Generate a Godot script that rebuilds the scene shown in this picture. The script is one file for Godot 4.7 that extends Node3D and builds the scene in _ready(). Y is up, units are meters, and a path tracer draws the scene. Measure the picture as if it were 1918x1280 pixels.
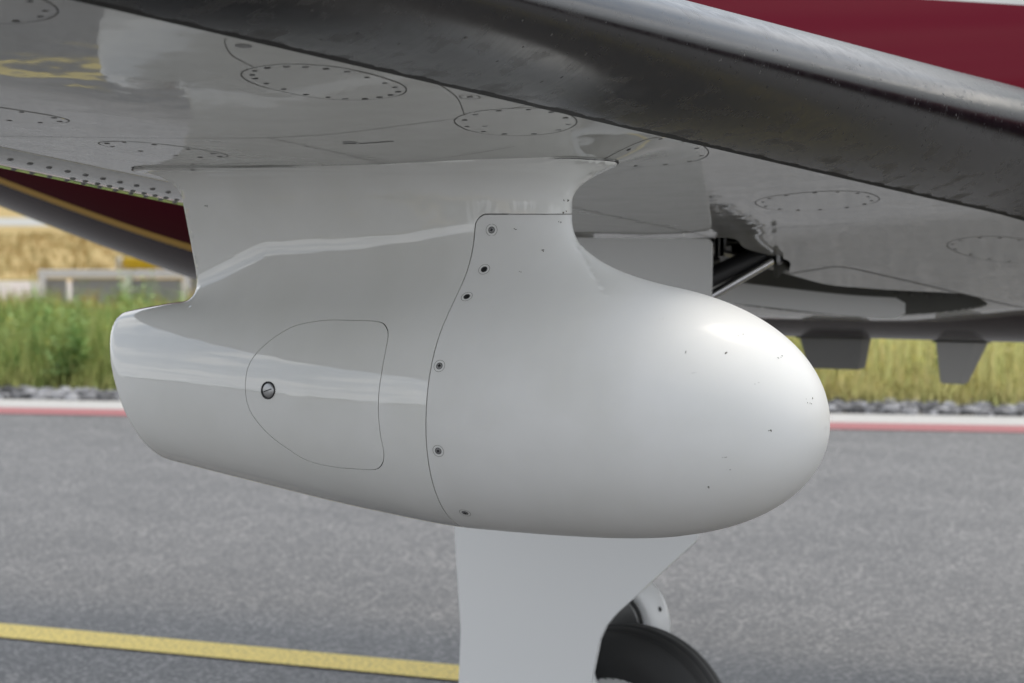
extends Node3D
# Underwing radar pod of a parked light turboprop, on an apron beside rough grass. World: x forward along the aircraft, y up, z towards its right wing tip.

const LIFT := -0.033                      # the aircraft's own frame stands this far above the ground
const EDGE_DIR := Vector3(0.9712, 0, -0.2384)
const EDGE_OUT := Vector3(-0.2384, 0, -0.9712)
const EDGE_AT := Vector3(-7.835, 0, -9.265)
const CL := -3.20                       # the fuselage's centre line

var M := {}
var plane: Node3D
var wave := FastNoiseLite.new()
var wave2 := FastNoiseLite.new()
var wave3 := FastNoiseLite.new()
var rng := RandomNumberGenerator.new()

# ------------------------------------------------------------------ helpers
class Tri:
	var v := PackedVector3Array()
	var n := PackedVector3Array()
	var uv := PackedVector2Array()
	var t := PackedInt32Array()

func lin(r: float, g: float, b: float) -> Color:
	return Color(r, g, b).linear_to_srgb()

func mat(c: Color, rough: float, metal := 0.0, spec := 0.5) -> StandardMaterial3D:
	var m := StandardMaterial3D.new()
	m.albedo_color = c
	m.roughness = rough
	m.metallic = metal
	m.metallic_specular = spec
	return m

func noise_tex(size: int, freq: float, kind: int, oct: int, seed_: int, ramp: Array) -> NoiseTexture2D:
	var f := FastNoiseLite.new()
	f.noise_type = kind
	f.frequency = freq
	f.fractal_octaves = oct
	f.seed = seed_
	f.cellular_return_type = FastNoiseLite.RETURN_CELL_VALUE
	var t := NoiseTexture2D.new()
	t.width = size
	t.height = size
	t.seamless = true
	t.noise = f
	var g := Gradient.new()
	g.offsets = PackedFloat32Array(ramp.map(func(r): return r[0]))
	g.colors = PackedColorArray(ramp.map(func(r): return r[1]))
	t.color_ramp = g
	return t

func commit(d: Tri) -> ArrayMesh:
	# triangles are turned so that the front runs clockwise about the vertex normals
	var t := d.t
	for i in range(0, t.size(), 3):
		var a := d.v[t[i]]
		var f := (d.v[t[i + 1]] - a).cross(d.v[t[i + 2]] - a)
		if f.dot(d.n[t[i]] + d.n[t[i + 1]] + d.n[t[i + 2]]) > 0.0:
			var k := t[i + 1]
			t[i + 1] = t[i + 2]
			t[i + 2] = k
	var arr := []
	arr.resize(Mesh.ARRAY_MAX)
	arr[Mesh.ARRAY_VERTEX] = d.v
	arr[Mesh.ARRAY_NORMAL] = d.n
	if d.uv.size() == d.v.size():
		arr[Mesh.ARRAY_TEX_UV] = d.uv
	arr[Mesh.ARRAY_INDEX] = t
	var m := ArrayMesh.new()
	m.add_surface_from_arrays(Mesh.PRIMITIVE_TRIANGLES, arr)
	return m

func put(called: String, mesh: Mesh, material: Material, parent: Node, at := Transform3D()) -> MeshInstance3D:
	var o := MeshInstance3D.new()
	o.name = called
	o.mesh = mesh
	o.material_override = material
	o.transform = at
	var k := 1
	while parent.has_node(NodePath(o.name)):
		o.name = "%s_%03d" % [called, k]
		k += 1
	parent.add_child(o, true)
	return o

var taken := {}
func piece(called: String, mesh: Mesh, material: Material, parent: Node, at := Transform3D()) -> MeshInstance3D:
	# like put, for the many: the next free number is remembered
	var key := [parent, called]
	var k: int = taken.get(key, 0)
	taken[key] = k + 1
	var o := MeshInstance3D.new()
	o.name = called if k == 0 else "%s_%03d" % [called, k]
	o.mesh = mesh
	o.material_override = material
	o.transform = at
	parent.add_child(o, true)
	return o

func structure(o: Node) -> Node:
	o.set_meta("kind", "structure")
	return o

func stuff(o: Node) -> Node:
	o.set_meta("kind", "stuff")
	return o

func tag(o: Node, label: String, category := "", group := "") -> Node:
	if label:
		o.set_meta("label", label)
	if category:
		o.set_meta("category", category)
	if group:
		o.set_meta("group", group)
	return o

func grid(nu: int, nv: int, f: Callable, flip := false) -> Tri:
	# a smooth sheet of nu x nv points; normals from its own neighbours
	var d := Tri.new()
	for j in nv:
		for i in nu:
			d.v.append(f.call(float(i) / (nu - 1), float(j) / (nv - 1)))
			d.uv.append(Vector2(float(i) / (nu - 1), float(j) / (nv - 1)))
	for j in nv:
		for i in nu:
			var a := d.v[j * nu + mini(i + 1, nu - 1)] - d.v[j * nu + maxi(i - 1, 0)]
			var b := d.v[mini(j + 1, nv - 1) * nu + i] - d.v[maxi(j - 1, 0) * nu + i]
			var n := a.cross(b).normalized()
			d.n.append(-n if flip else n)
	for j in nv - 1:
		for i in nu - 1:
			var k := j * nu + i
			d.t.append_array([k, k + 1, k + nu + 1, k, k + nu + 1, k + nu])
	return d

func clip(d: Tri, g: PackedFloat32Array, level: float, sign: float, lip := 0.0) -> Tri:
	# keeps the part where sign * (g - level) < 0 and folds its new edge inwards by lip
	var o := Tri.new()
	var has_uv := d.uv.size() == d.v.size()
	var map := PackedInt32Array()
	map.resize(d.v.size())
	map.fill(-1)
	var cuts := {}
	var rim := []
	for i in range(0, d.t.size(), 3):
		var ids := [d.t[i], d.t[i + 1], d.t[i + 2]]
		var s := [sign * (g[ids[0]] - level), sign * (g[ids[1]] - level), sign * (g[ids[2]] - level)]
		var inside := int(s[0] < 0.0) + int(s[1] < 0.0) + int(s[2] < 0.0)
		if inside == 0:
			continue
		var poly := []
		var fresh := []
		for k in 3:
			var a: int = ids[k]
			var b: int = ids[(k + 1) % 3]
			var sa: float = s[k]
			var sb: float = s[(k + 1) % 3]
			if sa < 0.0:
				if map[a] < 0:
					map[a] = o.v.size()
					o.v.append(d.v[a])
					o.n.append(d.n[a])
					if has_uv:
						o.uv.append(d.uv[a])
				poly.append(map[a])
			if (sa < 0.0) != (sb < 0.0):
				var key := Vector2i(mini(a, b), maxi(a, b))
				if not cuts.has(key):
					var w := sa / (sa - sb)
					cuts[key] = o.v.size()
					o.v.append(d.v[a].lerp(d.v[b], w))
					o.n.append(d.n[a].lerp(d.n[b], w).normalized())
					if has_uv:
						o.uv.append(d.uv[a].lerp(d.uv[b], w))
				poly.append(cuts[key])
				fresh.append(cuts[key])
		for k in range(1, poly.size() - 1):
			o.t.append_array([poly[0], poly[k], poly[k + 1]])
		if fresh.size() == 2 and lip > 0.0:
			rim.append(fresh)
	for e in rim:
		var a: int = e[0]
		var b: int = e[1]
		var k := o.v.size()
		var pa := o.v[a]
		var pb := o.v[b]
		var na := o.n[a]
		var nb := o.n[b]
		var side := (pb - pa).cross(na).normalized()
		for p in [pa, pb, pb - nb * lip, pa - na * lip]:
			o.v.append(p)
			o.n.append(side)
			if has_uv:
				o.uv.append(Vector2())
		o.t.append_array([k, k + 1, k + 2, k, k + 2, k + 3])
	return o

func tube(pts: Array, radii: Array, sides := 14, caps := true) -> Tri:
	var d := Tri.new()
	var n := pts.size()
	for i in n:
		var p: Vector3 = pts[i]
		var dir: Vector3 = (pts[mini(i + 1, n - 1)] - pts[maxi(i - 1, 0)]).normalized()
		var e := dir.cross(Vector3.UP if absf(dir.y) < 0.9 else Vector3.RIGHT).normalized()
		var f := dir.cross(e)
		for k in sides:
			var q := TAU * k / sides
			var r := e * cos(q) + f * sin(q)
			d.v.append(p + r * radii[i])
			d.n.append(r)
	for i in n - 1:
		for k in sides:
			var a := i * sides + k
			var b := i * sides + (k + 1) % sides
			d.t.append_array([a, b, b + sides, a, b + sides, a + sides])
	if caps:
		for end in [0, n - 1]:
			var dir2: Vector3 = (pts[1] - pts[0]) if end == 0 else (pts[n - 2] - pts[n - 1])
			var c := d.v.size()
			d.v.append(pts[end])
			d.n.append(-dir2.normalized())
			for k in sides:
				d.v.append(d.v[end * sides + k])
				d.n.append(-dir2.normalized())
			for k in sides:
				d.t.append_array([c, c + 1 + k, c + 1 + (k + 1) % sides])
	return d

func lathe(profile: Array, sides := 48) -> Tri:
	# profile of (radius, along z); smooth
	var n := profile.size()
	return grid(sides + 1, n, func(u: float, v: float) -> Vector3:
		var i := mini(int(round(v * (n - 1))), n - 1)
		var q := TAU * u
		return Vector3(cos(q) * profile[i].x, sin(q) * profile[i].x, profile[i].y))

func block(size: Vector3, bevel := 0.004) -> Mesh:
	# a box with chamfered edges
	var st := SurfaceTool.new()
	st.begin(Mesh.PRIMITIVE_TRIANGLES)
	st.set_smooth_group(-1)
	var h := size / 2.0
	var b := minf(bevel, minf(h.x, minf(h.y, h.z)) * 0.6)
	var pts := PackedVector3Array()
	for x in [-1, 1]:
		for y in [-1, 1]:
			for z in [-1, 1]:
				pts.append(Vector3(x * (h.x - b), y * h.y, z * (h.z - b)))
				pts.append(Vector3(x * h.x, y * (h.y - b), z * (h.z - b)))
				pts.append(Vector3(x * (h.x - b), y * (h.y - b), z * h.z))
	var sh := ConvexPolygonShape3D.new()
	sh.points = pts
	return hull(pts)

func hull(pts: PackedVector3Array) -> Mesh:
	# convex hull by brute force: small point sets only
	var d := Tri.new()
	var mid := Vector3()
	for p in pts:
		mid += p
	mid /= pts.size()
	var done := {}
	for a in pts.size():
		for b in range(a + 1, pts.size()):
			for c in range(b + 1, pts.size()):
				var n := (pts[b] - pts[a]).cross(pts[c] - pts[a])
				if n.length() < 1e-12:
					continue
				n = n.normalized()
				if n.dot(pts[a] - mid) < 0.0:
					n = -n
				var w := n.dot(pts[a])
				var on := []
				var ok := true
				for k in pts.size():
					var s := n.dot(pts[k]) - w
					if s > 1e-6:
						ok = false
						break
					if s > -1e-6:
						on.append(k)
				if not ok or done.has(on):
					continue
				done[on] = true
				var ctr := Vector3()
				for k in on:
					ctr += pts[k]
				ctr /= on.size()
				var e := (pts[on[0]] - ctr).normalized()
				var f := n.cross(e)
				on.sort_custom(func(i, j): return atan2((pts[i] - ctr).dot(f), (pts[i] - ctr).dot(e)) < atan2((pts[j] - ctr).dot(f), (pts[j] - ctr).dot(e)))
				var k0 := d.v.size()
				for k in on:
					d.v.append(pts[k])
					d.n.append(n)
				for k in range(1, on.size() - 1):
					d.t.append_array([k0, k0 + k, k0 + k + 1])
	return commit(d)

func poly_distance(p: Vector2, poly: PackedVector2Array) -> float:
	# signed, negative inside
	var best := 1e9
	var inside := false
	var n := poly.size()
	var j := n - 1
	for i in n:
		var a := poly[i]
		var b := poly[j]
		var e := b - a
		var w := p - a
		var q := w - e * clampf(w.dot(e) / e.length_squared(), 0.0, 1.0)
		best = minf(best, q.length_squared())
		if (a.y > p.y) != (b.y > p.y) and p.x < (b.x - a.x) * (p.y - a.y) / (b.y - a.y) + a.x:
			inside = not inside
		j = i
	return -sqrt(best) if inside else sqrt(best)

func smooth_line(pts: Array, steps: int, closed: bool) -> PackedVector2Array:
	var o := PackedVector2Array()
	var n := pts.size()
	for i in (n if closed else n - 1):
		var a: Vector2 = pts[(i - 1 + n) % n] if closed else pts[maxi(i - 1, 0)]
		var b: Vector2 = pts[i]
		var c: Vector2 = pts[(i + 1) % n]
		var e: Vector2 = pts[(i + 2) % n] if closed else pts[mini(i + 2, n - 1)]
		for k in steps:
			o.append(b.cubic_interpolate(c, a, e, float(k) / steps))
	if not closed:
		o.append(pts[n - 1])
	return o

# ------------------------------------------------------------------ the wing's underside
func soft(t: float, w: float) -> float:
	return w * log(1.0 + exp(clampf(t / w, -40.0, 40.0))) if t / w < 40.0 else t

func wing_base(z: float) -> float:
	# dihedral, steeper over the inner bay, flat again under the fuselage
	return 1.370 + 0.093 * z - 0.085 * soft(-1.30 - z, 0.05) + 0.12 * soft(-2.50 - z, 0.06)

func wing_rise(x: float, z: float) -> float:
	# flat behind the spar, climbing gently ahead of it, less so where the pod's foot is faired in
	var t := smoothstep(0.17, 0.275, x)
	return 0.10 * soft(x + 0.15, 0.03) * (1.0 - 0.88 * exp(-z * z / 0.0100) * (1.0 - t))

func boot_edge(z: float) -> float:
	return 0.276 - 0.098 * z + 0.2 * soft(-1.3 - z, 0.08)

func thick(z: float) -> float:
	return clampf(1.10 - 0.215 * z, 0.75, 1.75)

func gap_edge(z: float) -> float:
	return -0.612 + 0.096 * z

func trail_edge(z: float) -> float:
	return -0.797 + 0.135 * z

func under(x: float, z: float) -> float:
	return wing_base(z) + wing_rise(x, z)

func ripple(x: float, z: float) -> float:
	return wave.get_noise_2d(x, z) * 0.00032 + wave2.get_noise_2d(x, z) * 0.00018

func skin(x: float, z: float, off := 0.0) -> Vector3:
	return Vector3(x, under(x, z) + ripple(x, z) - off, z)

func skin_normal(x: float, z: float) -> Vector3:
	var h := 0.004
	return (Vector3(2 * h, under(x + h, z) - under(x - h, z), 0).cross(Vector3(0, under(x, z + h) - under(x, z - h), 2 * h))).normalized()

const NOSE := [[0.0, 0.03], [0.03, 0.0385], [0.06, 0.051], [0.085, 0.066], [0.105, 0.084], [0.118, 0.103], [0.123, 0.121], [0.119, 0.139], [0.105, 0.157], [0.080, 0.173], [0.045, 0.187], [0.0, 0.199]]
const TOP := [[0.0, 0.199], [-0.06, 0.210], [-0.15, 0.218], [-0.28, 0.219], [-0.42, 0.206], [-0.60, 0.174], [-0.80, 0.124], [-1.0, 0.066], [-1.085, 0.035]]

func wing_nose(t: float, z: float, off := 0.0) -> Vector3:
	# t 0..1 from the boot's lower edge round the nose to its upper edge
	var n := NOSE.size()
	var i := clampi(int(t * (n - 1)), 0, n - 2)
	var w := t * (n - 1) - i
	var p := []
	for k in [i - 1, i, i + 1, i + 2]:
		if k < 0:
			p.append(Vector2(-0.03, 0.027))
		elif k >= n:
			p.append(Vector2(-0.06, 0.210))
		else:
			p.append(Vector2(NOSE[k][0], NOSE[k][1]))
	var c: Vector2 = p[1].cubic_interpolate(p[2], p[0], p[3], w)
	var q: Vector2 = p[1].cubic_interpolate(p[2], p[0], p[3], w + 0.02)
	var s := (q - c).normalized()
	c += Vector2(s.y, -s.x) * off
	c = (c - Vector2(0, 0.03)) * Vector2(lerpf(1.0, thick(z), 0.5), thick(z))
	return Vector3(boot_edge(z) + c.x, wing_base(z) + wing_rise(boot_edge(z), z) + c.y, z)

func wing_top(t: float, z: float) -> Vector3:
	var n := TOP.size()
	var i := clampi(int(t * (n - 1)), 0, n - 2)
	var w := t * (n - 1) - i
	var p := []
	for k in [i - 1, i, i + 1, i + 2]:
		if k < 0:
			p.append(Vector2(0.045, 0.187))
		else:
			p.append(Vector2(TOP[mini(k, n - 1)][0], TOP[mini(k, n - 1)][1]))
	var c: Vector2 = p[1].cubic_interpolate(p[2], p[0], p[3], w)
	var chord := (boot_edge(z) - trail_edge(z)) / 1.096
	return Vector3(boot_edge(z) + c.x * chord, wing_base(z) + wing_rise(boot_edge(z), z) * clampf(1.0 + c.x, 0.0, 1.0) + (c.y - 0.03) * thick(z), z)

func ribbon(line: PackedVector2Array, wide: float, off: float, closed := false) -> Tri:
	# a strip that lies on the wing's underside along a line of (x, z)
	var d := Tri.new()
	var n := line.size()
	for i in n:
		var a := line[(i - 1 + n) % n] if closed else line[maxi(i - 1, 0)]
		var b := line[(i + 1) % n] if closed else line[mini(i + 1, n - 1)]
		var s := (b - a).normalized().orthogonal() * wide / 2.0
		for k in [-1.0, 1.0]:
			var p: Vector2 = line[i] + s * k
			d.v.append(skin(p.x, p.y, off))
			d.n.append(skin_normal(p.x, p.y))
	for i in (n if closed else n - 1):
		var a := i * 2
		var b := ((i + 1) % n) * 2
		d.t.append_array([a, a + 1, b + 1, a, b + 1, b])
	return d

func patch(outline: PackedVector2Array, off: float) -> Tri:
	# a plate on the underside inside an outline of (x, z)
	var d := Tri.new()
	var c := Vector2()
	for p in outline:
		c += p
	c /= outline.size()
	var n := outline.size()
	d.v.append(skin(c.x, c.y, off))
	d.n.append(skin_normal(c.x, c.y))
	var rings := [0.33, 0.66, 0.985, 1.0]
	for r in 4:
		for p in outline:
			var q := c.lerp(p, rings[r])
			d.v.append(skin(q.x, q.y, off if r < 3 else off - 0.0008))
			d.n.append(skin_normal(q.x, q.y))
	for k in n:
		d.t.append_array([0, 1 + k, 1 + (k + 1) % n])
	for r in 3:
		for k in n:
			var a := 1 + r * n + k
			var b := 1 + r * n + (k + 1) % n
			d.t.append_array([a, b, b + n, a, b + n, a + n])
	return d

func oval(c: Vector2, hx: float, hz: float, turn: float, steps := 48, power := 2.3) -> PackedVector2Array:
	var o := PackedVector2Array()
	for k in steps:
		var q := TAU * k / steps
		var p := Vector2(signf(cos(q)) * pow(absf(cos(q)), 2.0 / power) * hx, signf(sin(q)) * pow(absf(sin(q)), 2.0 / power) * hz)
		o.append(c + p.rotated(turn))
	return o

func dome(radius: float, high: float, sides := 12) -> ArrayMesh:
	# a low button, its base at y = 0, up along y
	return commit(grid(sides + 1, 4, func(u: float, v: float) -> Vector3:
		var q := TAU * u
		var r := radius * cos(v * PI / 2)
		return Vector3(cos(q) * r, sin(v * PI / 2) * high, -sin(q) * r), false))

func stand(p: Vector3, n: Vector3, turn := 0.0) -> Transform3D:
	# y along n
	var x := n.cross(Vector3.BACK if absf(n.z) < 0.9 else Vector3.RIGHT).normalized()
	return Transform3D(Basis(x, n, x.cross(n)).rotated(n, turn), p)

# ------------------------------------------------------------------ the pod
const POD_X := [-0.6752, -0.6230, -0.5115, -0.3580, -0.1534, 0.0, 0.1023]
const POD_TOP := [1.133, 1.152, 1.173, 1.189, 1.204, 1.215, 1.219]
const POD_LOW := [0.958, 0.952, 0.936, 0.911, 0.880, 0.864, 0.862]
const POD_WIDE := [0.0548, 0.0666, 0.0958, 0.1296, 0.1624, 0.1771, 0.1789]
const TIP := 0.503
const BULGE := 0.123

func hermite(ys: Array, x: float) -> float:
	var n := POD_X.size()
	x = clampf(x, POD_X[0], POD_X[n - 1])
	var i := 0
	while i < n - 2 and x >= POD_X[i + 1]:
		i += 1
	var slope := func(k: int) -> float: return (ys[k + 1] - ys[k]) / (POD_X[k + 1] - POD_X[k])
	var tan_at := func(k: int) -> float:
		if k == 0:
			return slope.call(0)
		if k == n - 1:
			return slope.call(n - 2)
		var a: float = slope.call(k - 1)
		var b: float = slope.call(k)
		return 0.0 if a * b <= 0.0 else 2.0 * a * b / (a + b)
	var h: float = POD_X[i + 1] - POD_X[i]
	var t: float = (x - POD_X[i]) / h
	return (2 * t * t * t - 3 * t * t + 1) * ys[i] + (t * t * t - 2 * t * t + t) * h * tan_at.call(i) + (-2 * t * t * t + 3 * t * t) * ys[i + 1] + (t * t * t - t * t) * h * tan_at.call(i + 1)

var pod_cache := []
func pod_at(x: float) -> Vector3:
	# centre height, half height, half width; from a table of 1 mm
	if pod_cache.is_empty():
		for k in 1301:
			var xx := -0.70 + k * 0.001
			var q := clampf((xx - BULGE) / (TIP - BULGE), 0.0, 1.0)
			var e := sqrt(maxf(1.0 - pow(q, 2.75), 1e-6))
			var t := hermite(POD_TOP, minf(xx, BULGE))
			var b := hermite(POD_LOW, minf(xx, BULGE))
			var w := hermite(POD_WIDE, minf(xx, BULGE))
			var yc := (t + b) / 2.0
			pod_cache.append(Vector3(yc + (1.028 - yc) * q * q, (t - b) / 2.0 * e, w * e))
	var f := clampf((x + 0.70) * 1000.0, 0.0, 1299.0)
	var i := int(f)
	return pod_cache[i].lerp(pod_cache[i + 1], f - i)

func smin(a: float, b: float, k: float) -> float:
	var h := clampf(0.5 + 0.5 * (b - a) / k, 0.0, 1.0)
	return lerpf(b, a, h) - k * h * (1.0 - h)

func flange_half(x: float) -> float:
	# half width of the foot under the wing
	var c := (x + 0.181) / 0.375
	return 0.0 if absf(c) >= 1.0 else 0.062 * pow(1.0 - pow(absf(c), 5.0), 0.5)

func pod_sdf(p: Vector3) -> float:
	var b := pod_at(p.x)
	var d := (pow(pow(absf((p.y - b.x) / b.y), 2.08) + pow(absf(p.z / b.z), 2.08), 1.0 / 2.08) - 1.0) * minf(b.y, b.z)
	if p.x > TIP:
		d = maxf(d, p.x - TIP)
	if p.x < -0.46:
		var cut := (p.x + 0.607) * -0.93511 + (p.y - 1.14) * -0.35436
		d = -smin(-d, -cut, 0.022)
	if p.y < 1.10:
		return d + wave3.get_noise_3dv(p) * 0.00028
	var t := clampf((p.y - 1.15) / 0.222, 0.0, 1.0)
	var gap := under(p.x, clampf(p.z, -0.04, 0.04)) - p.y
	var flare := clampf(1.0 - gap / 0.038, 0.0, 1.0)
	var xb := -0.462 - 0.045 * pow(t, 1.2) - 0.055 * flare * flare
	var f2 := clampf(1.0 - gap / 0.05, 0.0, 1.0)
	var f3 := clampf((1.30 - p.y) / 0.09, 0.0, 1.3)
	var xf := 0.135 + 0.068 * f3 * f3 + 0.062 * f2 * f2
	var s := clampf((xf - p.x) / (xf - xb), 0.0, 1.0)
	var prof := 9.667 * (0.2969 * sqrt(s + 1e-9) - 0.126 * s - 0.3516 * s * s + 0.2843 * s * s * s - 0.1036 * s * s * s * s)
	var py := (absf(p.z) - 0.050 * prof - 0.008 * smoothstep(0.55, 1.0, s) - 0.012 * flare * flare) * 0.9
	if p.x > xf:
		py = Vector2(p.x - xf, p.z).length()
	elif p.x < xb + 0.008:
		py = Vector2(p.x - xb - 0.008, p.z).length() - 0.008
	py = maxf(py, maxf(-gap - 0.02, 1.13 - p.y))
	var r := smin(d, py, 0.03 + 0.05 * clampf((p.x + 0.48) / 0.14, 0.0, 1.0))
	if p.y > 1.33:
		# the foot that lies against the wing
		var u := under(p.x, p.z)
		var cx := clampf((p.x + 0.181) / 0.313, -1.0, 1.0)
		var foot := Vector2(maxf(absf(p.x + 0.1875) - 0.3365, 0.0), p.z).length() - 0.050
		var slab := maxf(foot, maxf(u - 0.004 - p.y, p.y - u - 0.02))
		r = smin(r, slab, 0.014)
	return r + wave3.get_noise_3dv(p) * 0.00028

func pod_normal(p: Vector3) -> Vector3:
	var h := 0.0006
	var c := pod_sdf(p)
	return Vector3(pod_sdf(p + Vector3(h, 0, 0)) - pod_sdf(p - Vector3(h, 0, 0)), pod_sdf(p + Vector3(0, h, 0)) - pod_sdf(p - Vector3(0, h, 0)), pod_sdf(p + Vector3(0, 0, h)) - pod_sdf(p - Vector3(0, 0, h))).normalized()

func pod_side(x: float, y: float) -> Vector3:
	# the point of the outboard flank at (x, y)
	var lo := 0.0
	var hi := 0.35
	for k in 30:
		var m := (lo + hi) / 2.0
		if pod_sdf(Vector3(x, y, m)) < 0.0:
			lo = m
		else:
			hi = m
	return Vector3(x, y, lo)

func pod_mesh() -> Tri:
	var c := 0.0075
	var lo := Vector3(-0.645, 0.84, -0.2175)
	var nx := 155
	var ny := 76
	var nz := 59
	var f := PackedFloat32Array()
	f.resize(nx * ny * nz)
	for i in nx:
		for j in ny:
			for k in nz:
				if k <= 29 or j > 64:
					f[(i * ny + j) * nz + k] = pod_sdf(lo + Vector3(i, j, k) * c)
				else:
					f[(i * ny + j) * nz + k] = f[(i * ny + j) * nz + 58 - k]
	var d := Tri.new()
	var id := {}
	var sx := ny * nz
	for i in nx - 1:
		for j in ny - 1:
			for k in nz - 1:
				var o := i * sx + j * nz + k
				var m := 0
				var q := [o, o + 1, o + nz, o + nz + 1, o + sx, o + sx + 1, o + sx + nz, o + sx + nz + 1]
				for e in 8:
					if f[q[e]] < 0.0:
						m += 1
				if m == 0 or m == 8:
					continue
				var sum := Vector3()
				var cnt := 0
				for e in [[0, 1], [2, 3], [4, 5], [6, 7], [0, 2], [1, 3], [4, 6], [5, 7], [0, 4], [1, 5], [2, 6], [3, 7]]:
					var a: float = f[q[e[0]]]
					var b: float = f[q[e[1]]]
					if (a < 0.0) != (b < 0.0):
						var w := a / (a - b)
						var pa := Vector3(e[0] >> 2, (e[0] >> 1) & 1, e[0] & 1)
						var pb := Vector3(e[1] >> 2, (e[1] >> 1) & 1, e[1] & 1)
						sum += pa.lerp(pb, w)
						cnt += 1
				var p := lo + (Vector3(i, j, k) + sum / cnt) * c
				for it in 3:
					var g := Vector3()
					var h := 0.0006
					var s0 := pod_sdf(p)
					g = Vector3(pod_sdf(p + Vector3(h, 0, 0)) - s0, pod_sdf(p + Vector3(0, h, 0)) - s0, pod_sdf(p + Vector3(0, 0, h)) - s0) / h
					p -= (g * (s0 / maxf(g.length_squared(), 0.05))).limit_length(c * 0.5)
				id[o] = d.v.size()
				d.v.append(p)
				d.n.append(pod_normal(p))
	for i in range(1, nx - 1):
		for j in range(1, ny - 1):
			for k in range(1, nz - 1):
				var o := i * sx + j * nz + k
				var s := f[o] < 0.0
				for ax in 3:
					var st: int = [sx, nz, 1][ax]
					if s == (f[o + st] < 0.0):
						continue
					var u: int = [nz, 1, sx][ax]
					var w: int = [1, sx, nz][ax]
					var a = id[o - u - w]
					var b = id[o - w]
					var e = id[o]
					var g = id[o - u]
					if d.v[a].distance_squared_to(d.v[e]) < d.v[b].distance_squared_to(d.v[g]):
						d.t.append_array([a, b, e, a, e, g])
					else:
						d.t.append_array([a, b, g, b, e, g])
	return d

# ------------------------------------------------------------------ build
func _ready() -> void:
	rng.seed = 11
	wave.seed = 5
	wave.frequency = 9.0
	wave.fractal_octaves = 2
	wave3.seed = 17
	wave3.frequency = 11.0
	wave3.fractal_octaves = 2
	wave2.seed = 8
	wave2.frequency = 24.0
	wave2.fractal_octaves = 1
	camera_and_light()
	materials()
	ground()
	aircraft()
	roadside()
	vegetation()

func camera_and_light() -> void:
	var cam := Camera3D.new()
	cam.name = "camera"
	var th := deg_to_rad(25.0)
	var pitch := atan(270.0 / 4500.0)
	var fw := Vector3(-sin(th) * cos(pitch), -sin(pitch), -cos(th) * cos(pitch))
	var rt := Vector3(cos(th), 0, -sin(th))
	var upv := rt.cross(fw)
	cam.transform = Transform3D(Basis(rt, upv, -fw), Vector3(1.4635, 1.33 + LIFT, 3.0423))
	var lens := CameraAttributesPhysical.new()
	lens.frustum_focal_length = 84.375          # 24 mm high sensor
	lens.frustum_focus_distance = 3.17
	lens.frustum_near = 0.05
	lens.frustum_far = 4000.0
	lens.exposure_aperture = 8.5
	cam.attributes = lens
	cam.fov = rad_to_deg(2.0 * atan(640.0 / 4500.0))
	cam.near = 0.05
	cam.far = 4000.0
	add_child(cam)
	cam.current = true

	var env := WorldEnvironment.new()
	env.name = "environment"
	var e := Environment.new()
	e.background_mode = Environment.BG_SKY
	var sky := Sky.new()
	var pano := PanoramaSkyMaterial.new()
	pano.panorama = sky_picture()
	sky.sky_material = pano
	e.sky = sky
	e.background_energy_multiplier = 1.42
	e.tonemap_mode = Environment.TONE_MAPPER_LINEAR
	e.tonemap_exposure = 1.0
	e.sdfgi_enabled = true
	e.ssao_enabled = true
	e.ssil_enabled = true
	env.environment = e
	add_child(env)

	var sun := DirectionalLight3D.new()
	sun.name = "sun"
	sun.light_color = Color(1.0, 0.96, 0.90)
	sun.light_energy = 0.6
	sun.light_angular_distance = 20.0
	sun.shadow_enabled = true
	sun.look_at_from_position(Vector3(0.20, 0.90, -0.30) * 50.0, Vector3.ZERO)
	add_child(sun)

func sky_picture() -> ImageTexture:
	# broken high cloud over pale blue, over the whole dome
	var w := 1024
	var h := 512
	var a := FastNoiseLite.new()
	a.seed = 21
	a.noise_type = FastNoiseLite.TYPE_SIMPLEX_SMOOTH
	a.frequency = 1.5
	a.fractal_octaves = 6
	a.fractal_gain = 0.55
	var im := Image.create(w, h, false, Image.FORMAT_RGBF)
	for y in h:
		var el := (0.5 - (y + 0.5) / h) * PI
		for x in w:
			if el < -0.02:
				im.set_pixel(x, y, Color(0.22, 0.22, 0.20))
				continue
			var az := (x + 0.5) / w * TAU
			var up := maxf(sin(el), 0.0)
			# a layer of cloud seen from below: flattened towards the horizon
			var q := 1.0 / (up + 0.16)
			var n := a.get_noise_3d(cos(az) * cos(el) * q, sin(az) * cos(el) * q, 3.0)
			var c := smoothstep(-0.22, 0.34, n + 0.03)
			var blue := Color(0.45, 0.54, 0.68).lerp(Color(0.74, 0.78, 0.82), pow(1.0 - up, 3.0))
			var cloud := Color(1.20, 1.20, 1.20).lerp(Color(0.78, 0.79, 0.81), smoothstep(0.1, 0.6, n))
			im.set_pixel(x, y, blue.lerp(cloud, c))
	return ImageTexture.create_from_image(im)

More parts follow.
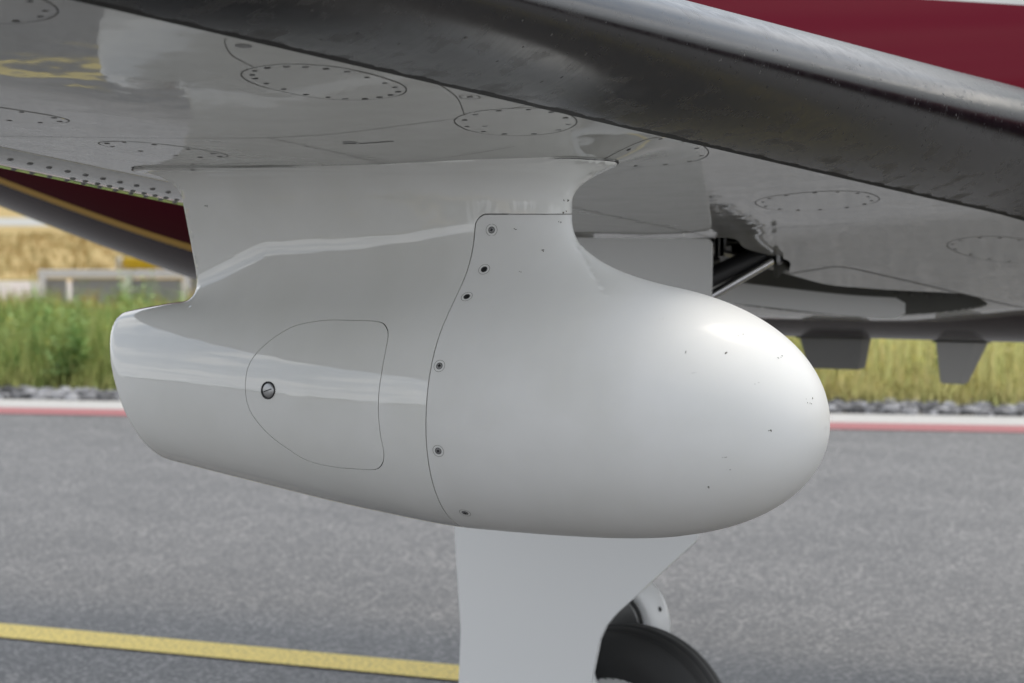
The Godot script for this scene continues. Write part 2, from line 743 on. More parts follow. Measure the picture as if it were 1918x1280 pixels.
func materials() -> void:
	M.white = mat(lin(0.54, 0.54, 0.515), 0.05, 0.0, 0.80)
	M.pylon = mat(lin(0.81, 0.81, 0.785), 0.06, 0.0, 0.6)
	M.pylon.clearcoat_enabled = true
	M.pylon.clearcoat = 0.5
	M.pylon.clearcoat_roughness = 0.02
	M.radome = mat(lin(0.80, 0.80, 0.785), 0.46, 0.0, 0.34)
	M.radome.clearcoat_enabled = true
	M.radome.clearcoat = 0.12
	M.radome.clearcoat_roughness = 0.12
	var smudge := noise_tex(512, 0.012, FastNoiseLite.TYPE_SIMPLEX, 5, 61, [[0.2, Color(0.972, 0.972, 0.966)], [0.75, Color(1, 1, 1)]])
	var gloss := noise_tex(512, 0.02, FastNoiseLite.TYPE_SIMPLEX, 4, 62, [[0.2, Color(0.90, 0.90, 0.90)], [0.8, Color(1, 1, 1)]])
	for m in [M.white, M.pylon, M.radome]:
		m.albedo_texture = smudge
		m.roughness_texture = gloss
		m.roughness *= 1.05
		m.uv1_triplanar = true
		m.uv1_scale = Vector3(0.8, 0.8, 0.8)
	M.door = mat(lin(0.81, 0.815, 0.81), 0.22)
	M.seal = mat(lin(0.05, 0.048, 0.045), 0.7)
	M.seam = mat(lin(0.09, 0.088, 0.08), 0.6)
	M.grime = mat(lin(0.16, 0.155, 0.14), 0.6)
	M.screw = mat(lin(0.10, 0.10, 0.10), 0.4, 0.6)
	M.steel = mat(lin(0.35, 0.35, 0.35), 0.3, 0.9)
	M.chrome = mat(lin(0.55, 0.55, 0.56), 0.18, 1.0)
	M.dark = mat(lin(0.02, 0.02, 0.022), 0.5)
	M.rivet = mat(lin(0.28, 0.28, 0.28), 0.4, 0.3)
	M.maroon = mat(lin(0.135, 0.007, 0.018), 0.12, 0.0, 0.25)
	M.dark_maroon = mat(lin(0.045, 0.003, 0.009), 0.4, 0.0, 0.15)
	M.gold = mat(lin(0.40, 0.23, 0.03), 0.3)
	M.belly = mat(lin(0.035, 0.024, 0.030), 0.2, 0.0, 0.35)
	M.antenna = mat(lin(0.52, 0.52, 0.53), 0.5)
	M.primer = mat(lin(0.15, 0.15, 0.135), 0.5)
	M.tyre = mat(lin(0.018, 0.018, 0.018), 0.62)
	M.speck = mat(lin(0.07, 0.06, 0.045), 0.8)
	# rubber of the boot: grey scuffs and brown dirt that run along the air stream, edge shadow painted in below
	M.boot = mat(Color.WHITE, 1.0, 0.0, 0.62)
	var bw := 1024
	var bh := 256
	var fine := FastNoiseLite.new()
	fine.seed = 3
	fine.frequency = 1.0
	fine.fractal_octaves = 3
	var im := Image.create(bw, bh, false, Image.FORMAT_RGB8)
	var rg := Image.create(bw, bh, false, Image.FORMAT_RGB8)
	for y in bh:
		var t := float(y) / bh
		for x in bw:
			var a := fine.get_noise_2d(x * 0.30, y * 0.012)
			var b := fine.get_noise_2d(x * 0.02 + 90.0, y * 0.03)
			var c := fine.get_noise_2d(x * 0.9 + 40.0, y * 0.5)
			var dirt := clampf(b * 1.3 + a * 0.35 + 0.02, 0.0, 1.0) * (0.15 + 0.85 * smoothstep(0.5, 0.05, t))
			var base := Color(0.006, 0.006, 0.008).lerp(Color(0.036, 0.029, 0.020), dirt * 0.45)
			if t < 0.07 + 0.012 * b:  # shadow along the boot's lower edge, painted into the rubber colour
				base = base.lerp(Color(0.006, 0.005, 0.004), 0.9)
			base = base * (1.0 + c * 0.06 + a * 0.10)
			if absf(fposmod(t * 5.0, 1.0) - 0.5) < 0.008:
				base = base * 0.6
			im.set_pixel(x, y, base.linear_to_srgb())
			var r := clampf(0.20 + a * 0.04 + absf(b) * 0.10 + dirt * 0.15, 0.14, 0.8)
			if t < 0.07 + 0.012 * b:
				r = 0.7
			rg.set_pixel(x, y, Color(r, r, r))
	for k in 260:
		# pits and chips where the rubber meets the air
		var px := rng.randi() % bw
		var py := int(clampf(rng.randfn(0.55, 0.16), 0.1, 0.95) * bh)
		var tone: Color = Color(0.003, 0.003, 0.003) if rng.randf() < 0.7 else Color(0.20, 0.19, 0.17)
		for q in 1 + rng.randi() % 3:
			im.set_pixel(px, mini(py + q, bh - 1), tone.linear_to_srgb())
			rg.set_pixel(px, mini(py + q, bh - 1), Color(0.8, 0.8, 0.8))
	M.boot.albedo_texture = ImageTexture.create_from_image(im)
	M.boot.roughness_texture = ImageTexture.create_from_image(rg)
	M.boot.uv1_scale = Vector3(3, 1, 1)
	# asphalt: pale chippings in grey binder
	M.asphalt = mat(Color.WHITE, 0.55, 0.0, 0.6)
	M.asphalt.albedo_texture = noise_tex(1024, 0.115, FastNoiseLite.TYPE_CELLULAR, 2, 4, [[0.15, lin(0.018, 0.017, 0.0165)], [0.40, lin(0.060, 0.057, 0.055)], [0.60, lin(0.112, 0.107, 0.104)], [0.88, lin(0.28, 0.268, 0.258)]])
	M.asphalt.uv1_triplanar = true
	M.asphalt.uv1_world_triplanar = true
	M.asphalt.uv1_scale = Vector3(0.80, 0.80, 0.80)
	M.asphalt.detail_enabled = true
	M.asphalt.detail_blend_mode = BaseMaterial3D.BLEND_MODE_MUL
	M.asphalt.detail_albedo = noise_tex(512, 0.012, FastNoiseLite.TYPE_SIMPLEX, 5, 9, [[0.2, Color(0.90, 0.90, 0.90)], [0.8, Color(1, 1, 1)]])
	M.asphalt.detail_uv_layer = BaseMaterial3D.DETAIL_UV_2
	M.asphalt.uv2_triplanar = true
	M.asphalt.uv2_world_triplanar = true
	M.asphalt.uv2_scale = Vector3(0.17, 0.17, 0.17)
	M.yellow = painted(lin(0.88, 0.68, 0.18), lin(0.52, 0.41, 0.14), 31)
	M.white_line = painted(lin(0.46, 0.45, 0.43), lin(0.26, 0.255, 0.245), 32)
	M.red_line = painted(lin(0.33, 0.10, 0.105), lin(0.19, 0.075, 0.075), 33)
	M.field = mat(Color.WHITE, 0.95, 0.0, 0.2)
	M.field.albedo_texture = noise_tex(512, 0.02, FastNoiseLite.TYPE_SIMPLEX, 5, 14, [[0.2, lin(0.22, 0.19, 0.07)], [0.5, lin(0.42, 0.31, 0.14)], [0.8, lin(0.52, 0.38, 0.18)]])
	M.field.uv1_triplanar = true
	M.field.uv1_world_triplanar = true
	M.field.uv1_scale = Vector3(0.06, 0.06, 0.06)
	M.soil = mat(lin(0.10, 0.085, 0.05), 0.95, 0.0, 0.2)
	M.concrete = mat(lin(0.42, 0.37, 0.34), 0.85)
	M.pale = mat(lin(0.36, 0.36, 0.34), 0.8)
	M.stone = mat(Color.WHITE, 0.85)
	M.stone.vertex_color_use_as_albedo = true
	M.leaf = mat(Color.WHITE, 0.75, 0.0, 0.3)
	M.leaf.vertex_color_use_as_albedo = true
	M.leaf.backlight_enabled = true
	M.leaf.backlight = Color(0.5, 0.5, 0.5)
	M.rail = mat(lin(0.85, 0.85, 0.86), 0.5)
	M.panel = mat(lin(0.42, 0.43, 0.45), 0.6)
	M.marker = mat(lin(0.72, 0.52, 0.02), 0.5)
	M.marker_end = mat(lin(0.70, 0.68, 0.62), 0.5)
	M.tree = mat(Color.WHITE, 0.9, 0.0, 0.2)
	M.tree.vertex_color_use_as_albedo = true

func painted(a: Color, b: Color, s: int) -> StandardMaterial3D:
	var m := mat(Color.WHITE, 0.7)
	m.albedo_texture = noise_tex(512, 0.10, FastNoiseLite.TYPE_SIMPLEX, 4, s, [[0.22, b], [0.46, a], [1.0, a.lightened(0.12)]])
	m.uv1_triplanar = true
	m.uv1_world_triplanar = true
	m.uv1_scale = Vector3(0.9, 0.9, 0.9)
	return m

func sheet(called: String, from: Vector3, along: Vector3, across: Vector3, high: float, m: Material) -> Node:
	var d := Tri.new()
	for p in [from, from + along, from + along + across, from + across]:
		d.v.append(Vector3(p.x, high, p.z))
		d.n.append(Vector3.UP)
	d.t.append_array([0, 1, 2, 0, 2, 3])
	return structure(put(called, commit(d), m, self))

func edge(a: float, b: float) -> Vector3:
	return EDGE_AT + EDGE_DIR * a + EDGE_OUT * b

func ground() -> void:
	sheet("field", Vector3(-1500, 0, -1500), Vector3(3000, 0, 0), Vector3(0, 0, 3000), -0.012, M.field)
	sheet("apron", edge(-300, 0.27), EDGE_DIR * 600.0, EDGE_OUT * -130.0, 0.0, M.asphalt)
	sheet("white_edge_line", edge(-120, -0.28), EDGE_DIR * 240.0, EDGE_OUT * 0.56, 0.004, M.white_line)
	sheet("red_edge_line", edge(-120, -0.69), EDGE_DIR * 240.0, EDGE_OUT * 0.41, 0.004, M.red_line)
	sheet("yellow_guide_line", Vector3(-60, 0, -2.865), Vector3(120, 0, 0), Vector3(0, 0, 0.19), 0.004, M.yellow)
	sheet("verge_soil", edge(-120, 0.27), EDGE_DIR * 240.0, EDGE_OUT * 8.0, -0.006, M.soil)
	sheet("concrete_path", edge(-70, 14.5), EDGE_DIR * 72.0, EDGE_OUT * 6.5, -0.006, M.concrete)
	sheet("far_taxiway", edge(-400, 90.0), EDGE_DIR * 800.0, EDGE_OUT * 40.0, -0.004, M.pale)

# ------------------------------------------------------------------ the aircraft
func aircraft() -> void:
	plane = Node3D.new()
	plane.name = "light_turboprop"
	plane.position = Vector3(0, LIFT, 0)
	add_child(plane)
	tag(plane, "white and maroon light aircraft with black wing boot and white pod under its wing", "airplane")
	wing()
	pod()
	fuselage()
	gear()

func wing() -> void:
	# underside from flap gap to boot edge, round the nose, back over the top
	var nz := 331
	var nx := 76
	var z0 := -3.55
	var z1 := 3.06
	var low := grid(nx, nz, func(u: float, v: float) -> Vector3:
		var z := lerpf(z0, z1, v)
		return skin(lerpf(gap_edge(z) if z > -2.9 else gap_edge(z) - 0.1, boot_edge(z) + 0.002, u), z), true)
	for i in low.n.size():
		if low.n[i].y > 0.0:
			low.n[i] = -low.n[i]
	# the opening of the wheel bay is cut out of it
	var bay := smooth_line([Vector2(-0.105, -1.28), Vector2(-0.116, -1.425), Vector2(-0.099, -1.522), Vector2(-0.085, -1.61), Vector2(-0.131, -1.75), Vector2(-0.128, -1.813), Vector2(-0.104, -1.924), Vector2(-0.046, -2.01), Vector2(0.026, -2.092), Vector2(0.101, -2.169), Vector2(0.131, -2.225), Vector2(0.140, -2.304), Vector2(0.131, -2.385), Vector2(0.09, -2.435), Vector2(0.02, -2.455), Vector2(-0.12, -2.44), Vector2(-0.30, -2.37), Vector2(-0.44, -2.2), Vector2(-0.49, -1.95), Vector2(-0.50, -1.7), Vector2(-0.50, -1.4), Vector2(-0.47, -1.28), Vector2(-0.3, -1.265)], 4, true)
	var g := PackedFloat32Array()
	for p in low.v:
		g.append(poly_distance(Vector2(p.x, p.z), bay) if p.z < -1.0 and p.x < 0.5 else 1.0)
	low = clip(low, g, 0.0, -1.0, 0.004)
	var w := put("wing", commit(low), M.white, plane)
	var top := grid(40, 60, func(u: float, v: float) -> Vector3: return wing_top(u, lerpf(z0, z1, v)))
	for i in top.n.size():
		if top.n[i].y < 0.0:
			top.n[i] = -top.n[i]
	put("upper_skin", commit(top), M.white, w)
	var tip := Tri.new()
	tip.v.append(Vector3(boot_edge(z1) - 0.2, wing_base(z1) + 0.12, z1 + 0.03))
	tip.n.append(Vector3.BACK)
	for k in 30:
		tip.v.append(wing_nose(k / 29.0, z1))
		tip.n.append(Vector3.BACK)
	for k in range(1, 30):
		tip.v.append(wing_top(k / 29.0, z1))
		tip.n.append(Vector3.BACK)
	for k in range(1, tip.v.size() - 1):
		tip.t.append_array([0, k, k + 1])
	tip.t.append_array([0, tip.v.size() - 1, 1])
	put("wing_tip", commit(tip), M.white, w)
	# the boot, 1.5 mm of rubber with a real edge
	var boot := grid(44, 150, func(u: float, v: float) -> Vector3:
		var z := lerpf(-3.0, 2.95, v)
		var t := clampf((u - 0.04) / 0.96, 0.0, 1.0)
		var off := 0.0022 * clampf(u / 0.03, 0.0, 1.0) * clampf((1.0 - u) / 0.02, 0.0, 1.0)
		return wing_nose(t * 0.985, z, off + 0.0002))
	for i in boot.v.size():
		var uv := boot.uv[i]
		boot.uv[i] = Vector2(uv.y, uv.x)
		var c := Vector3(boot_edge(boot.v[i].z), wing_base(boot.v[i].z) + 0.12, boot.v[i].z)
		if boot.n[i].dot(boot.v[i] - c) < 0.0:
			boot.n[i] = -boot.n[i]
	put("deicing_boot", commit(boot), M.boot, w)

	wing_details(w)
	flap()
	wheel_bay(bay)

func wing_details(w: Node) -> void:
	# oval inspection panels, each with its ring of screws; (centre x, z, half x, half z, turn, screws, dark share)
	var panels := [
		[0.123, 0.664, 0.066, 0.134, 0.02, 20], [0.172, 0.260, 0.074, 0.106, -0.2, 12], [0.200, -0.120, 0.082, 0.150, -0.2, 12],
		[0.207, -0.881, 0.100, 0.137, -0.08, 14], [0.332, -1.70, 0.085, 0.17, 0.2, 14], [-0.353, 0.268, 0.057, 0.104, 0.21, 10], [-0.335, 0.665, 0.057, 0.104, 0.2, 10],
		[0.075, 1.275, 0.066, 0.134, 0.0, 14]]
	var head := dome(0.0042, 0.0006, 10)
	var small := dome(0.0034, 0.0005, 10)
	for a in panels:
		var c := Vector2(a[0], a[1])
		put("access_panel", commit(patch(oval(c, a[2] - 0.0012, a[3] - 0.0012, a[4]), 0.0006)), M.white, w)
		put("panel_seam", commit(ribbon(oval(c, a[2], a[3], a[4], 72), 0.0016, 0.0003, true)), M.seam, w)
		var ring := oval(c, a[2] - 0.011, a[3] - 0.011, a[4], a[5])
		for p in ring:
			var q := p + Vector2(rng.randf_range(-0.002, 0.002), rng.randf_range(-0.002, 0.002))
			piece("panel_screw", head if rng.randf() < 0.6 else small, M.screw if rng.randf() < 0.75 else M.rivet, w, stand(skin(q.x, q.y, 0.0008), Vector3(skin_normal(q.x, q.y)), rng.randf() * 3.0))
	# half-moon stain ring on the first panel, fine hairline joints, a drain slot, dots
	var lines := [
		[[Vector2(0.102, 0.769), Vector2(0.092, 0.742), Vector2(0.090, 0.716), Vector2(0.105, 0.694), Vector2(0.147, 0.696), Vector2(0.178, 0.736)], 0.0013, M.grime],
		[[Vector2(0.170, 0.95), Vector2(0.157, 0.934), Vector2(0.126, 0.868), Vector2(0.111, 0.802)], 0.0011, M.grime],
		[[Vector2(0.220, 0.58), Vector2(0.216, 0.561), Vector2(0.204, 0.51), Vector2(0.184, 0.448), Vector2(0.138, 0.338), Vector2(0.126, 0.30), Vector2(0.120, 0.27)], 0.0013, M.grime],
		[[Vector2(-0.62, 0.465), Vector2(-0.496, 0.441), Vector2(-0.349, 0.409), Vector2(-0.200, 0.385), Vector2(-0.134, 0.364), Vector2(-0.040, 0.336), Vector2(0.069, 0.336), Vector2(0.157, 0.338), Vector2(0.242, 0.368)], 0.0014, M.grime],
		[[Vector2(-0.134, 0.364), Vector2(-0.124, 0.06)], 0.0007, M.grime],
		[[Vector2(-0.127, -0.10), Vector2(-0.139, -0.63), Vector2(-0.128, -1.255)], 0.0018, M.grime],
		[[Vector2(-0.23, 0.055), Vector2(-0.03, 0.080), Vector2(0.10, 0.11)], 0.0008, M.grime],
		[[Vector2(0.14, -0.25), Vector2(0.05, -0.30), Vector2(-0.2, -0.30)], 0.0008, M.grime],
		[[Vector2(-0.129, -1.265), Vector2(-0.029, -1.194), Vector2(0.062, -1.233), Vector2(0.158, -1.254)], 0.0014, M.grime],
		[[Vector2(-0.131, -1.755), Vector2(-0.066, -1.730), Vector2(-0.012, -1.724), Vector2(0.033, -1.86), Vector2(0.090, -2.073), Vector2(0.150, -2.31), Vector2(0.19, -2.5)], 0.005, M.seal]]
	for l in lines:
		put("panel_joint", commit(ribbon(smooth_line(l[0], 10, false), l[1], 0.0004)), l[2], w)
	put("drain_slot", commit(ribbon(PackedVector2Array([Vector2(-0.082, 0.256), Vector2(-0.065, 0.251)]), 0.004, 0.0005)), M.seal, w)
	put("drain_slot", commit(ribbon(PackedVector2Array([Vector2(-0.064, 0.243), Vector2(-0.021, 0.228)]), 0.004, 0.0005)), M.seal, w)
	put("paint_patch", commit(patch(oval(Vector2(-0.070, 0.258), 0.010, 0.014, 0.0, 20, 2.0), 0.0003)), M.rivet, w)
	put("filler_plug", commit(patch(oval(Vector2(0.163, 0.907), 0.0075, 0.012, 0.0, 24, 2.0), 0.0006)), M.rivet, w)
	for p in [Vector2(0.207, 0.466), Vector2(0.127, 0.258)]:
		put("fuel_drain", commit(ribbon(oval(p, 0.011, 0.017, 0.0, 30, 2.0), 0.0012, 0.0004, true)), M.grime, w)
		piece("panel_screw", head, M.rivet, w, stand(skin(p.x, p.y, 0.0006), Vector3(skin_normal(p.x, p.y))))
	# flush rivets along the spar
	var rv := commit(ribbon_disc(0.0058, 0.0045))
	for k in 14:
		var q := Vector2(-0.129, 0.351 - k * 0.0225)
		piece("flush_rivet", rv, M.grime, w, stand(skin(q.x, q.y, 0.0004), Vector3(skin_normal(q.x, q.y))))
	for k in 5:
		var q := Vector2(-0.112, 0.14 - k * 0.020)
		piece("flush_rivet", rv, M.grime, w, stand(skin(q.x, q.y, 0.0004), Vector3(skin_normal(q.x, q.y))))

func ribbon_disc(outer: float, inner: float) -> Tri:
	# a flat ring, the hairline round a flush rivet
	var d := Tri.new()
	for k in 14:
		var q := TAU * k / 14
		for r in [inner, outer]:
			d.v.append(Vector3(cos(q) * r, 0, sin(q) * r * 0.8))
			d.n.append(Vector3.UP)
	for k in 7:
		var a := k * 2
		var b := ((k + 1) % 14) * 2
		d.t.append_array([a, a + 1, b + 1, a, b + 1, b])
	return d

func flap_under(s: float, z: float) -> Vector3:
	# s 0 at the gap, 1 at the trailing edge; the flap's belly hooks down a little
	var x := lerpf(gap_edge(z) - 0.006, trail_edge(z), s)
	return Vector3(x, wing_base(z) + 0.004 - 0.012 * sin(s * PI) * 0.6 - 0.004 * s, z)

func flap() -> void:
	var f := grid(22, 120, func(u: float, v: float) -> Vector3:
		var z := lerpf(-2.3, 1.5, v)
		if u < 0.12:
			return flap_under(0.0, z) + Vector3(0, (0.12 - u) * 0.25, 0)
		return flap_under((u - 0.12) / 0.88, z))
	for i in f.n.size():
		if f.n[i].y > 0.0:
			f.n[i] = -f.n[i]
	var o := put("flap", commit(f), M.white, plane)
	var t := grid(10, 60, func(u: float, v: float) -> Vector3:
		var z := lerpf(-2.3, 1.5, v)
		var a := flap_under(1.0, z)
		return a.lerp(flap_under(0.0, z) + Vector3(0, 0.05, 0), u) + Vector3(0, 0.006, 0))
	put("flap_top", commit(t), M.white, o)
	var head := dome(0.0050, 0.0024, 12)
	for row in [[0.36, 0.0], [0.82, 0.5]]:
		for k in 22:
			var z: float = 0.42 - (k + row[1]) * 0.055
			var p := flap_under(row[0], z)
			piece("rivet", head, M.rivet, o, stand(p, Vector3(0, -1, 0.08).normalized()))
	for k in 12:
		var z := -0.06 - k * 0.04
		piece("rivet", head, M.rivet, o, stand(flap_under(0.62, z), Vector3(0, -1, 0.08).normalized()))

func wheel_bay(bay: PackedVector2Array) -> void:
	var d := Tri.new()
	var n := bay.size()
	for i in n + 1:
		var p := bay[i % n]
		var a := bay[(i - 1 + n) % n]
		var b := bay[(i + 1) % n]
		var s := (b - a).orthogonal().normalized()
		for h in [-0.0, 0.19]:
			d.v.append(Vector3(p.x, under(p.x, p.y) + h, p.y))
			d.n.append(Vector3(s.x, 0, s.y))
	for i in n:
		d.t.append_array([i * 2, i * 2 + 1, i * 2 + 3, i * 2, i * 2 + 3, i * 2 + 2])
	var o := put("wheel_bay", commit(d), M.primer, plane)
	var roof := grid(8, 20, func(u: float, v: float) -> Vector3:
		var z := lerpf(-2.6, -1.2, v)
		return Vector3(lerpf(-0.6, 0.25, u), wing_base(z) + 0.185, z))
	put("bay_roof", commit(roof), M.dark, o)
	for k in 3:
		piece("rib", block(Vector3(0.36, 0.10, 0.012), 0.003), M.primer, o, Transform3D(Basis(), Vector3(-0.30, wing_base(-1.6 - k * 0.25) + 0.13, -1.6 - k * 0.25)))
	# hoses and a valve body up in the bay
	var y := func(z: float) -> float: return wing_base(z)
	put("hose", commit(tube([Vector3(-0.17, y.call(-1.7) + 0.10, -1.70), Vector3(-0.21, y.call(-1.85) + 0.05, -1.84), Vector3(-0.25, y.call(-2.0) + 0.06, -2.0), Vector3(-0.3, y.call(-2.2) + 0.1, -2.18)], [0.011, 0.011, 0.011, 0.011], 10)), M.dark, o)
	put("valve", commit(tube([Vector3(-0.19, y.call(-1.78) + 0.03, -1.78), Vector3(-0.19, y.call(-1.78) + 0.13, -1.78)], [0.024, 0.02], 14)), M.steel, o)
	for k in 3:
		piece("bay_bracket", block(Vector3(0.012, 0.09 - k * 0.015, 0.03), 0.002), M.door, o, Transform3D(Basis(Vector3.UP, 0.4 * k), Vector3(-0.24 - k * 0.05, y.call(-1.62 - k * 0.16) + 0.06, -1.62 - k * 0.16)))
	put("bay_pipe", commit(tube([Vector3(-0.45, y.call(-1.5) + 0.05, -1.5), Vector3(-0.28, y.call(-1.7) + 0.04, -1.72), Vector3(-0.22, y.call(-2.1) + 0.05, -2.1)], [0.007, 0.007, 0.007], 10)), M.steel, o)
	put("return_flange", block(Vector3(0.010, 0.050, 0.15), 0.002), M.primer, o, Transform3D(Basis.from_euler(Vector3(0.16, 0.12, 0)), Vector3(-0.118, wing_base(-1.67) + 0.020, -1.67)))
	# a row of rivet heads on the far wall
	var head := dome(0.006, 0.003, 10)
	for k in 6:
		var q := Vector3(-0.10 + k * 0.036, under(0.0, -2.44) + 0.04, -2.444 - k * 0.001)
		piece("rivet", head, M.primer, o, stand(q, Vector3(0, 0, 1)))
	# the inboard bay door, hanging edge on along the belly
	var strip := grid(30, 5, func(u: float, v: float) -> Vector3:
		var x := lerpf(-0.58, -0.058, u)
		var z := lerpf(-1.90, -2.375, u)
		var r := smoothstep(0.96, 1.0, u) * 0.012
		return Vector3(x, under(x, z) + lerpf(0.03 - r, -0.018 + r, v), z))
	put("bay_door", commit(strip), M.door, o)

func pod() -> void:
	var full := pod_mesh()
	# the radome is everything ahead of the seam and below the pylon joint
	var g := PackedFloat32Array()
	var hatch := smooth_line([Vector2(-0.1055, 1.1594), Vector2(-0.0893, 1.1556), Vector2(-0.0778, 1.144), Vector2(-0.0742, 1.1243), Vector2(-0.074, 1.0931), Vector2(-0.0757, 1.0607), Vector2(-0.0753, 1.0331), Vector2(-0.0736, 1.0053), Vector2(-0.0716, 0.983), Vector2(-0.0779, 0.9666), Vector2(-0.0923, 0.9572), Vector2(-0.1245, 0.9558), Vector2(-0.1657, 0.9562), Vector2(-0.2086, 0.9628), Vector2(-0.2423, 0.9803), Vector2(-0.2681, 0.9974), Vector2(-0.2883, 1.017), Vector2(-0.3004, 1.0347), Vector2(-0.3055, 1.0579), Vector2(-0.3052, 1.0841), Vector2(-0.2988, 1.1021), Vector2(-0.2865, 1.1177), Vector2(-0.2661, 1.1348), Vector2(-0.2407, 1.1493), Vector2(-0.2114, 1.1559), Vector2(-0.1816, 1.1591), Vector2(-0.1443, 1.1594)], 4, true)
	var hd := PackedFloat32Array()
	for p in full.v:
		var q := Vector2(0.0 + 0.04 * (p.y - 1.04) - p.x, p.y - 1.307)
		var r := 0.018
		var a := q + Vector2(r, r)
		g.append(Vector2(maxf(a.x, 0.0), maxf(a.y, 0.0)).length() + minf(maxf(a.x, a.y), 0.0) - r)
		hd.append(poly_distance(Vector2(p.x, p.y), hatch) if p.z > 0.0 and p.x < 0.0 and p.x > -0.36 else 1.0)
	var gap := 0.0008
	var nose := clip(full, g, -gap, 1.0, 0.006)
	# the hatch field must survive the first cut, so it is worked out again on the body
	var rear := clip(full, g, gap, -1.0, 0.006)
	var hd2 := PackedFloat32Array()
	for p in rear.v:
		hd2.append(poly_distance(Vector2(p.x, p.y), hatch) if p.z > 0.0 and p.x < 0.0 and p.x > -0.36 else 1.0)
	rear = clip(rear, hd2, 0.0006, -1.0, 0.006)
	var lid := clip(full, hd, -0.0006, 1.0, 0.006)
	var o := put("radar_pod", commit(rear), M.pylon, plane)
	put("radome", commit(nose), M.radome, o)
	put("hatch", commit(lid), M.pylon, o)
	# turn-lock of the hatch: a dark well, a bright slotted button
	var p := pod_side(-0.2643, 1.0601)
	var n := pod_normal(p)
	put("latch_ring", commit(lathe([Vector2(0.0125, -0.002), Vector2(0.0125, 0.0012), Vector2(0.0112, 0.0014), Vector2(0.0105, 0.0004), Vector2(0.0105, -0.002)], 32)), M.dark, o, stand(p, n) * Transform3D(Basis(Vector3.RIGHT, -PI / 2), Vector3()))
	put("latch_button", dome(0.0104, 0.0018, 24), M.steel, o, stand(p, n))
	put("latch_slot", block(Vector3(0.0014, 0.0010, 0.014), 0.0002), M.screw, o, stand(p + n * 0.0015, n, 0.3))
	# the radome's six screws: countersunk ring, head, cross
	var spots := [Vector2(0.0346, 1.2851), Vector2(0.033, 1.2311), Vector2(0.0228, 1.1947), Vector2(0.015, 1.1039), Vector2(0.0154, 0.9898), Vector2(0.0261, 0.8996)]
	var ring := commit(ring_mesh(0.0079, 0.0084))
	var inner := commit(ring_mesh(0.0040, 0.0048))
	var head := dome(0.0040, 0.0005, 16)
	var arm := block(Vector3(0.0014, 0.0007, 0.0046), 0.0001)
	for k in 6:
		var s := pod_side(spots[k].x, spots[k].y)
		var sn := pod_normal(s)
		var at := stand(s + sn * 0.0003, sn, 0.4 + k * 0.9)
		piece("washer_edge", ring, M.grime, o, at)
		var socket := k == 1 or k == 2
		piece("screw_rim", inner, M.dark if not socket else M.seal, o, at)
		piece("screw", head, M.dark if socket else M.rivet, o, at)
		for j in 2:
			piece("screw_slot", arm, M.dark, o, stand(s + sn * 0.0007, sn, 0.4 + k * 0.9 + j * PI / 2))
	# insect marks and paint chips on the front
	var d := Tri.new()
	var marks := [[0.069, 1.285, 2.0], [0.109, 1.257, 2.2], [0.131, 1.31, 2.0], [0.132, 1.326, 3.0], [0.086, 1.23, 1.2], [0.352, 1.129, 1.4], [0.398, 1.127, 2.2], [0.453, 1.122, 2.0], [0.492, 1.067, 1.8], [0.493, 1.060, 1.6], [0.458, 1.030, 1.8], [0.381, 0.953, 1.8], [0.407, 0.996, 1.2], [0.368, 1.103, 1.0], [0.406, 1.149, 1.8], [0.125, 1.295, 2.0], [-0.446, 1.317, 2.2], [0.44, 1.09, 1.0], [0.31, 1.17, 1.0], [0.41, 0.98, 1.0]]
	for m in marks:
		for k in 3:
			var s := pod_side(m[0] + rng.randf_range(-0.003, 0.003), m[1] + rng.randf_range(-0.002, 0.002))
			var sn := pod_normal(s)
			if s.z < 0.001:
				continue
			var t := stand(s + sn * 0.0003, sn, rng.randf() * TAU)
			var r: float = m[2] * 0.00055 * rng.randf_range(0.4, 1.0)
			var k0 := d.v.size()
			for q in 7:
				d.v.append(t * Vector3(cos(q * TAU / 7) * r * 1.5, 0, sin(q * TAU / 7) * r * rng.randf_range(0.5, 1.0)))
				d.n.append(sn)
			for q in range(1, 6):
				d.t.append_array([k0, k0 + q, k0 + q + 1])
	stuff(put("insect_marks", commit(d), M.speck, o))
	# bead of sealant round the foot, small screws in it
	var line := PackedVector2Array()
	for k in 40:
		line.append(Vector2(lerpf(-0.524, 0.149, k / 39.0), 0.0515))
	for k in 20:
		var q := PI / 2 - PI * (k + 1) / 21.0
		line.append(Vector2(0.149 + cos(q) * 0.0515, sin(q) * 0.0515))
	for k in 40:
		line.append(Vector2(lerpf(0.149, -0.524, k / 39.0), -0.0515))
	for k in 20:
		var q := -PI / 2 - PI * (k + 1) / 21.0
		line.append(Vector2(-0.524 + cos(q) * 0.0515, sin(q) * 0.0515))
	put("foot_sealant", commit(ribbon(line, 0.0034, 0.0016, true)), M.seal, o)
	for k in 7:
		var x := -0.45 + k * 0.096
		for tries in 1:
			var s := Vector3(x, under(x, 0.044) - 0.0044, 0.044)
			piece("foot_screw", dome(0.0040, 0.0004, 10), M.screw, o, stand(s, Vector3(0, -1, 0.08).normalized()))

func ring_mesh(a: float, b: float) -> Tri:
	var d := Tri.new()
	for k in 28:
		var q := TAU * k / 28
		for r in [a, b]:
			d.v.append(Vector3(cos(q) * r, 0, sin(q) * r))
			d.n.append(Vector3.UP)
	for k in 28:
		var i := k * 2
		var j := ((k + 1) % 28) * 2
		d.t.append_array([i, i + 1, j + 1, i, j + 1, j])
	return d

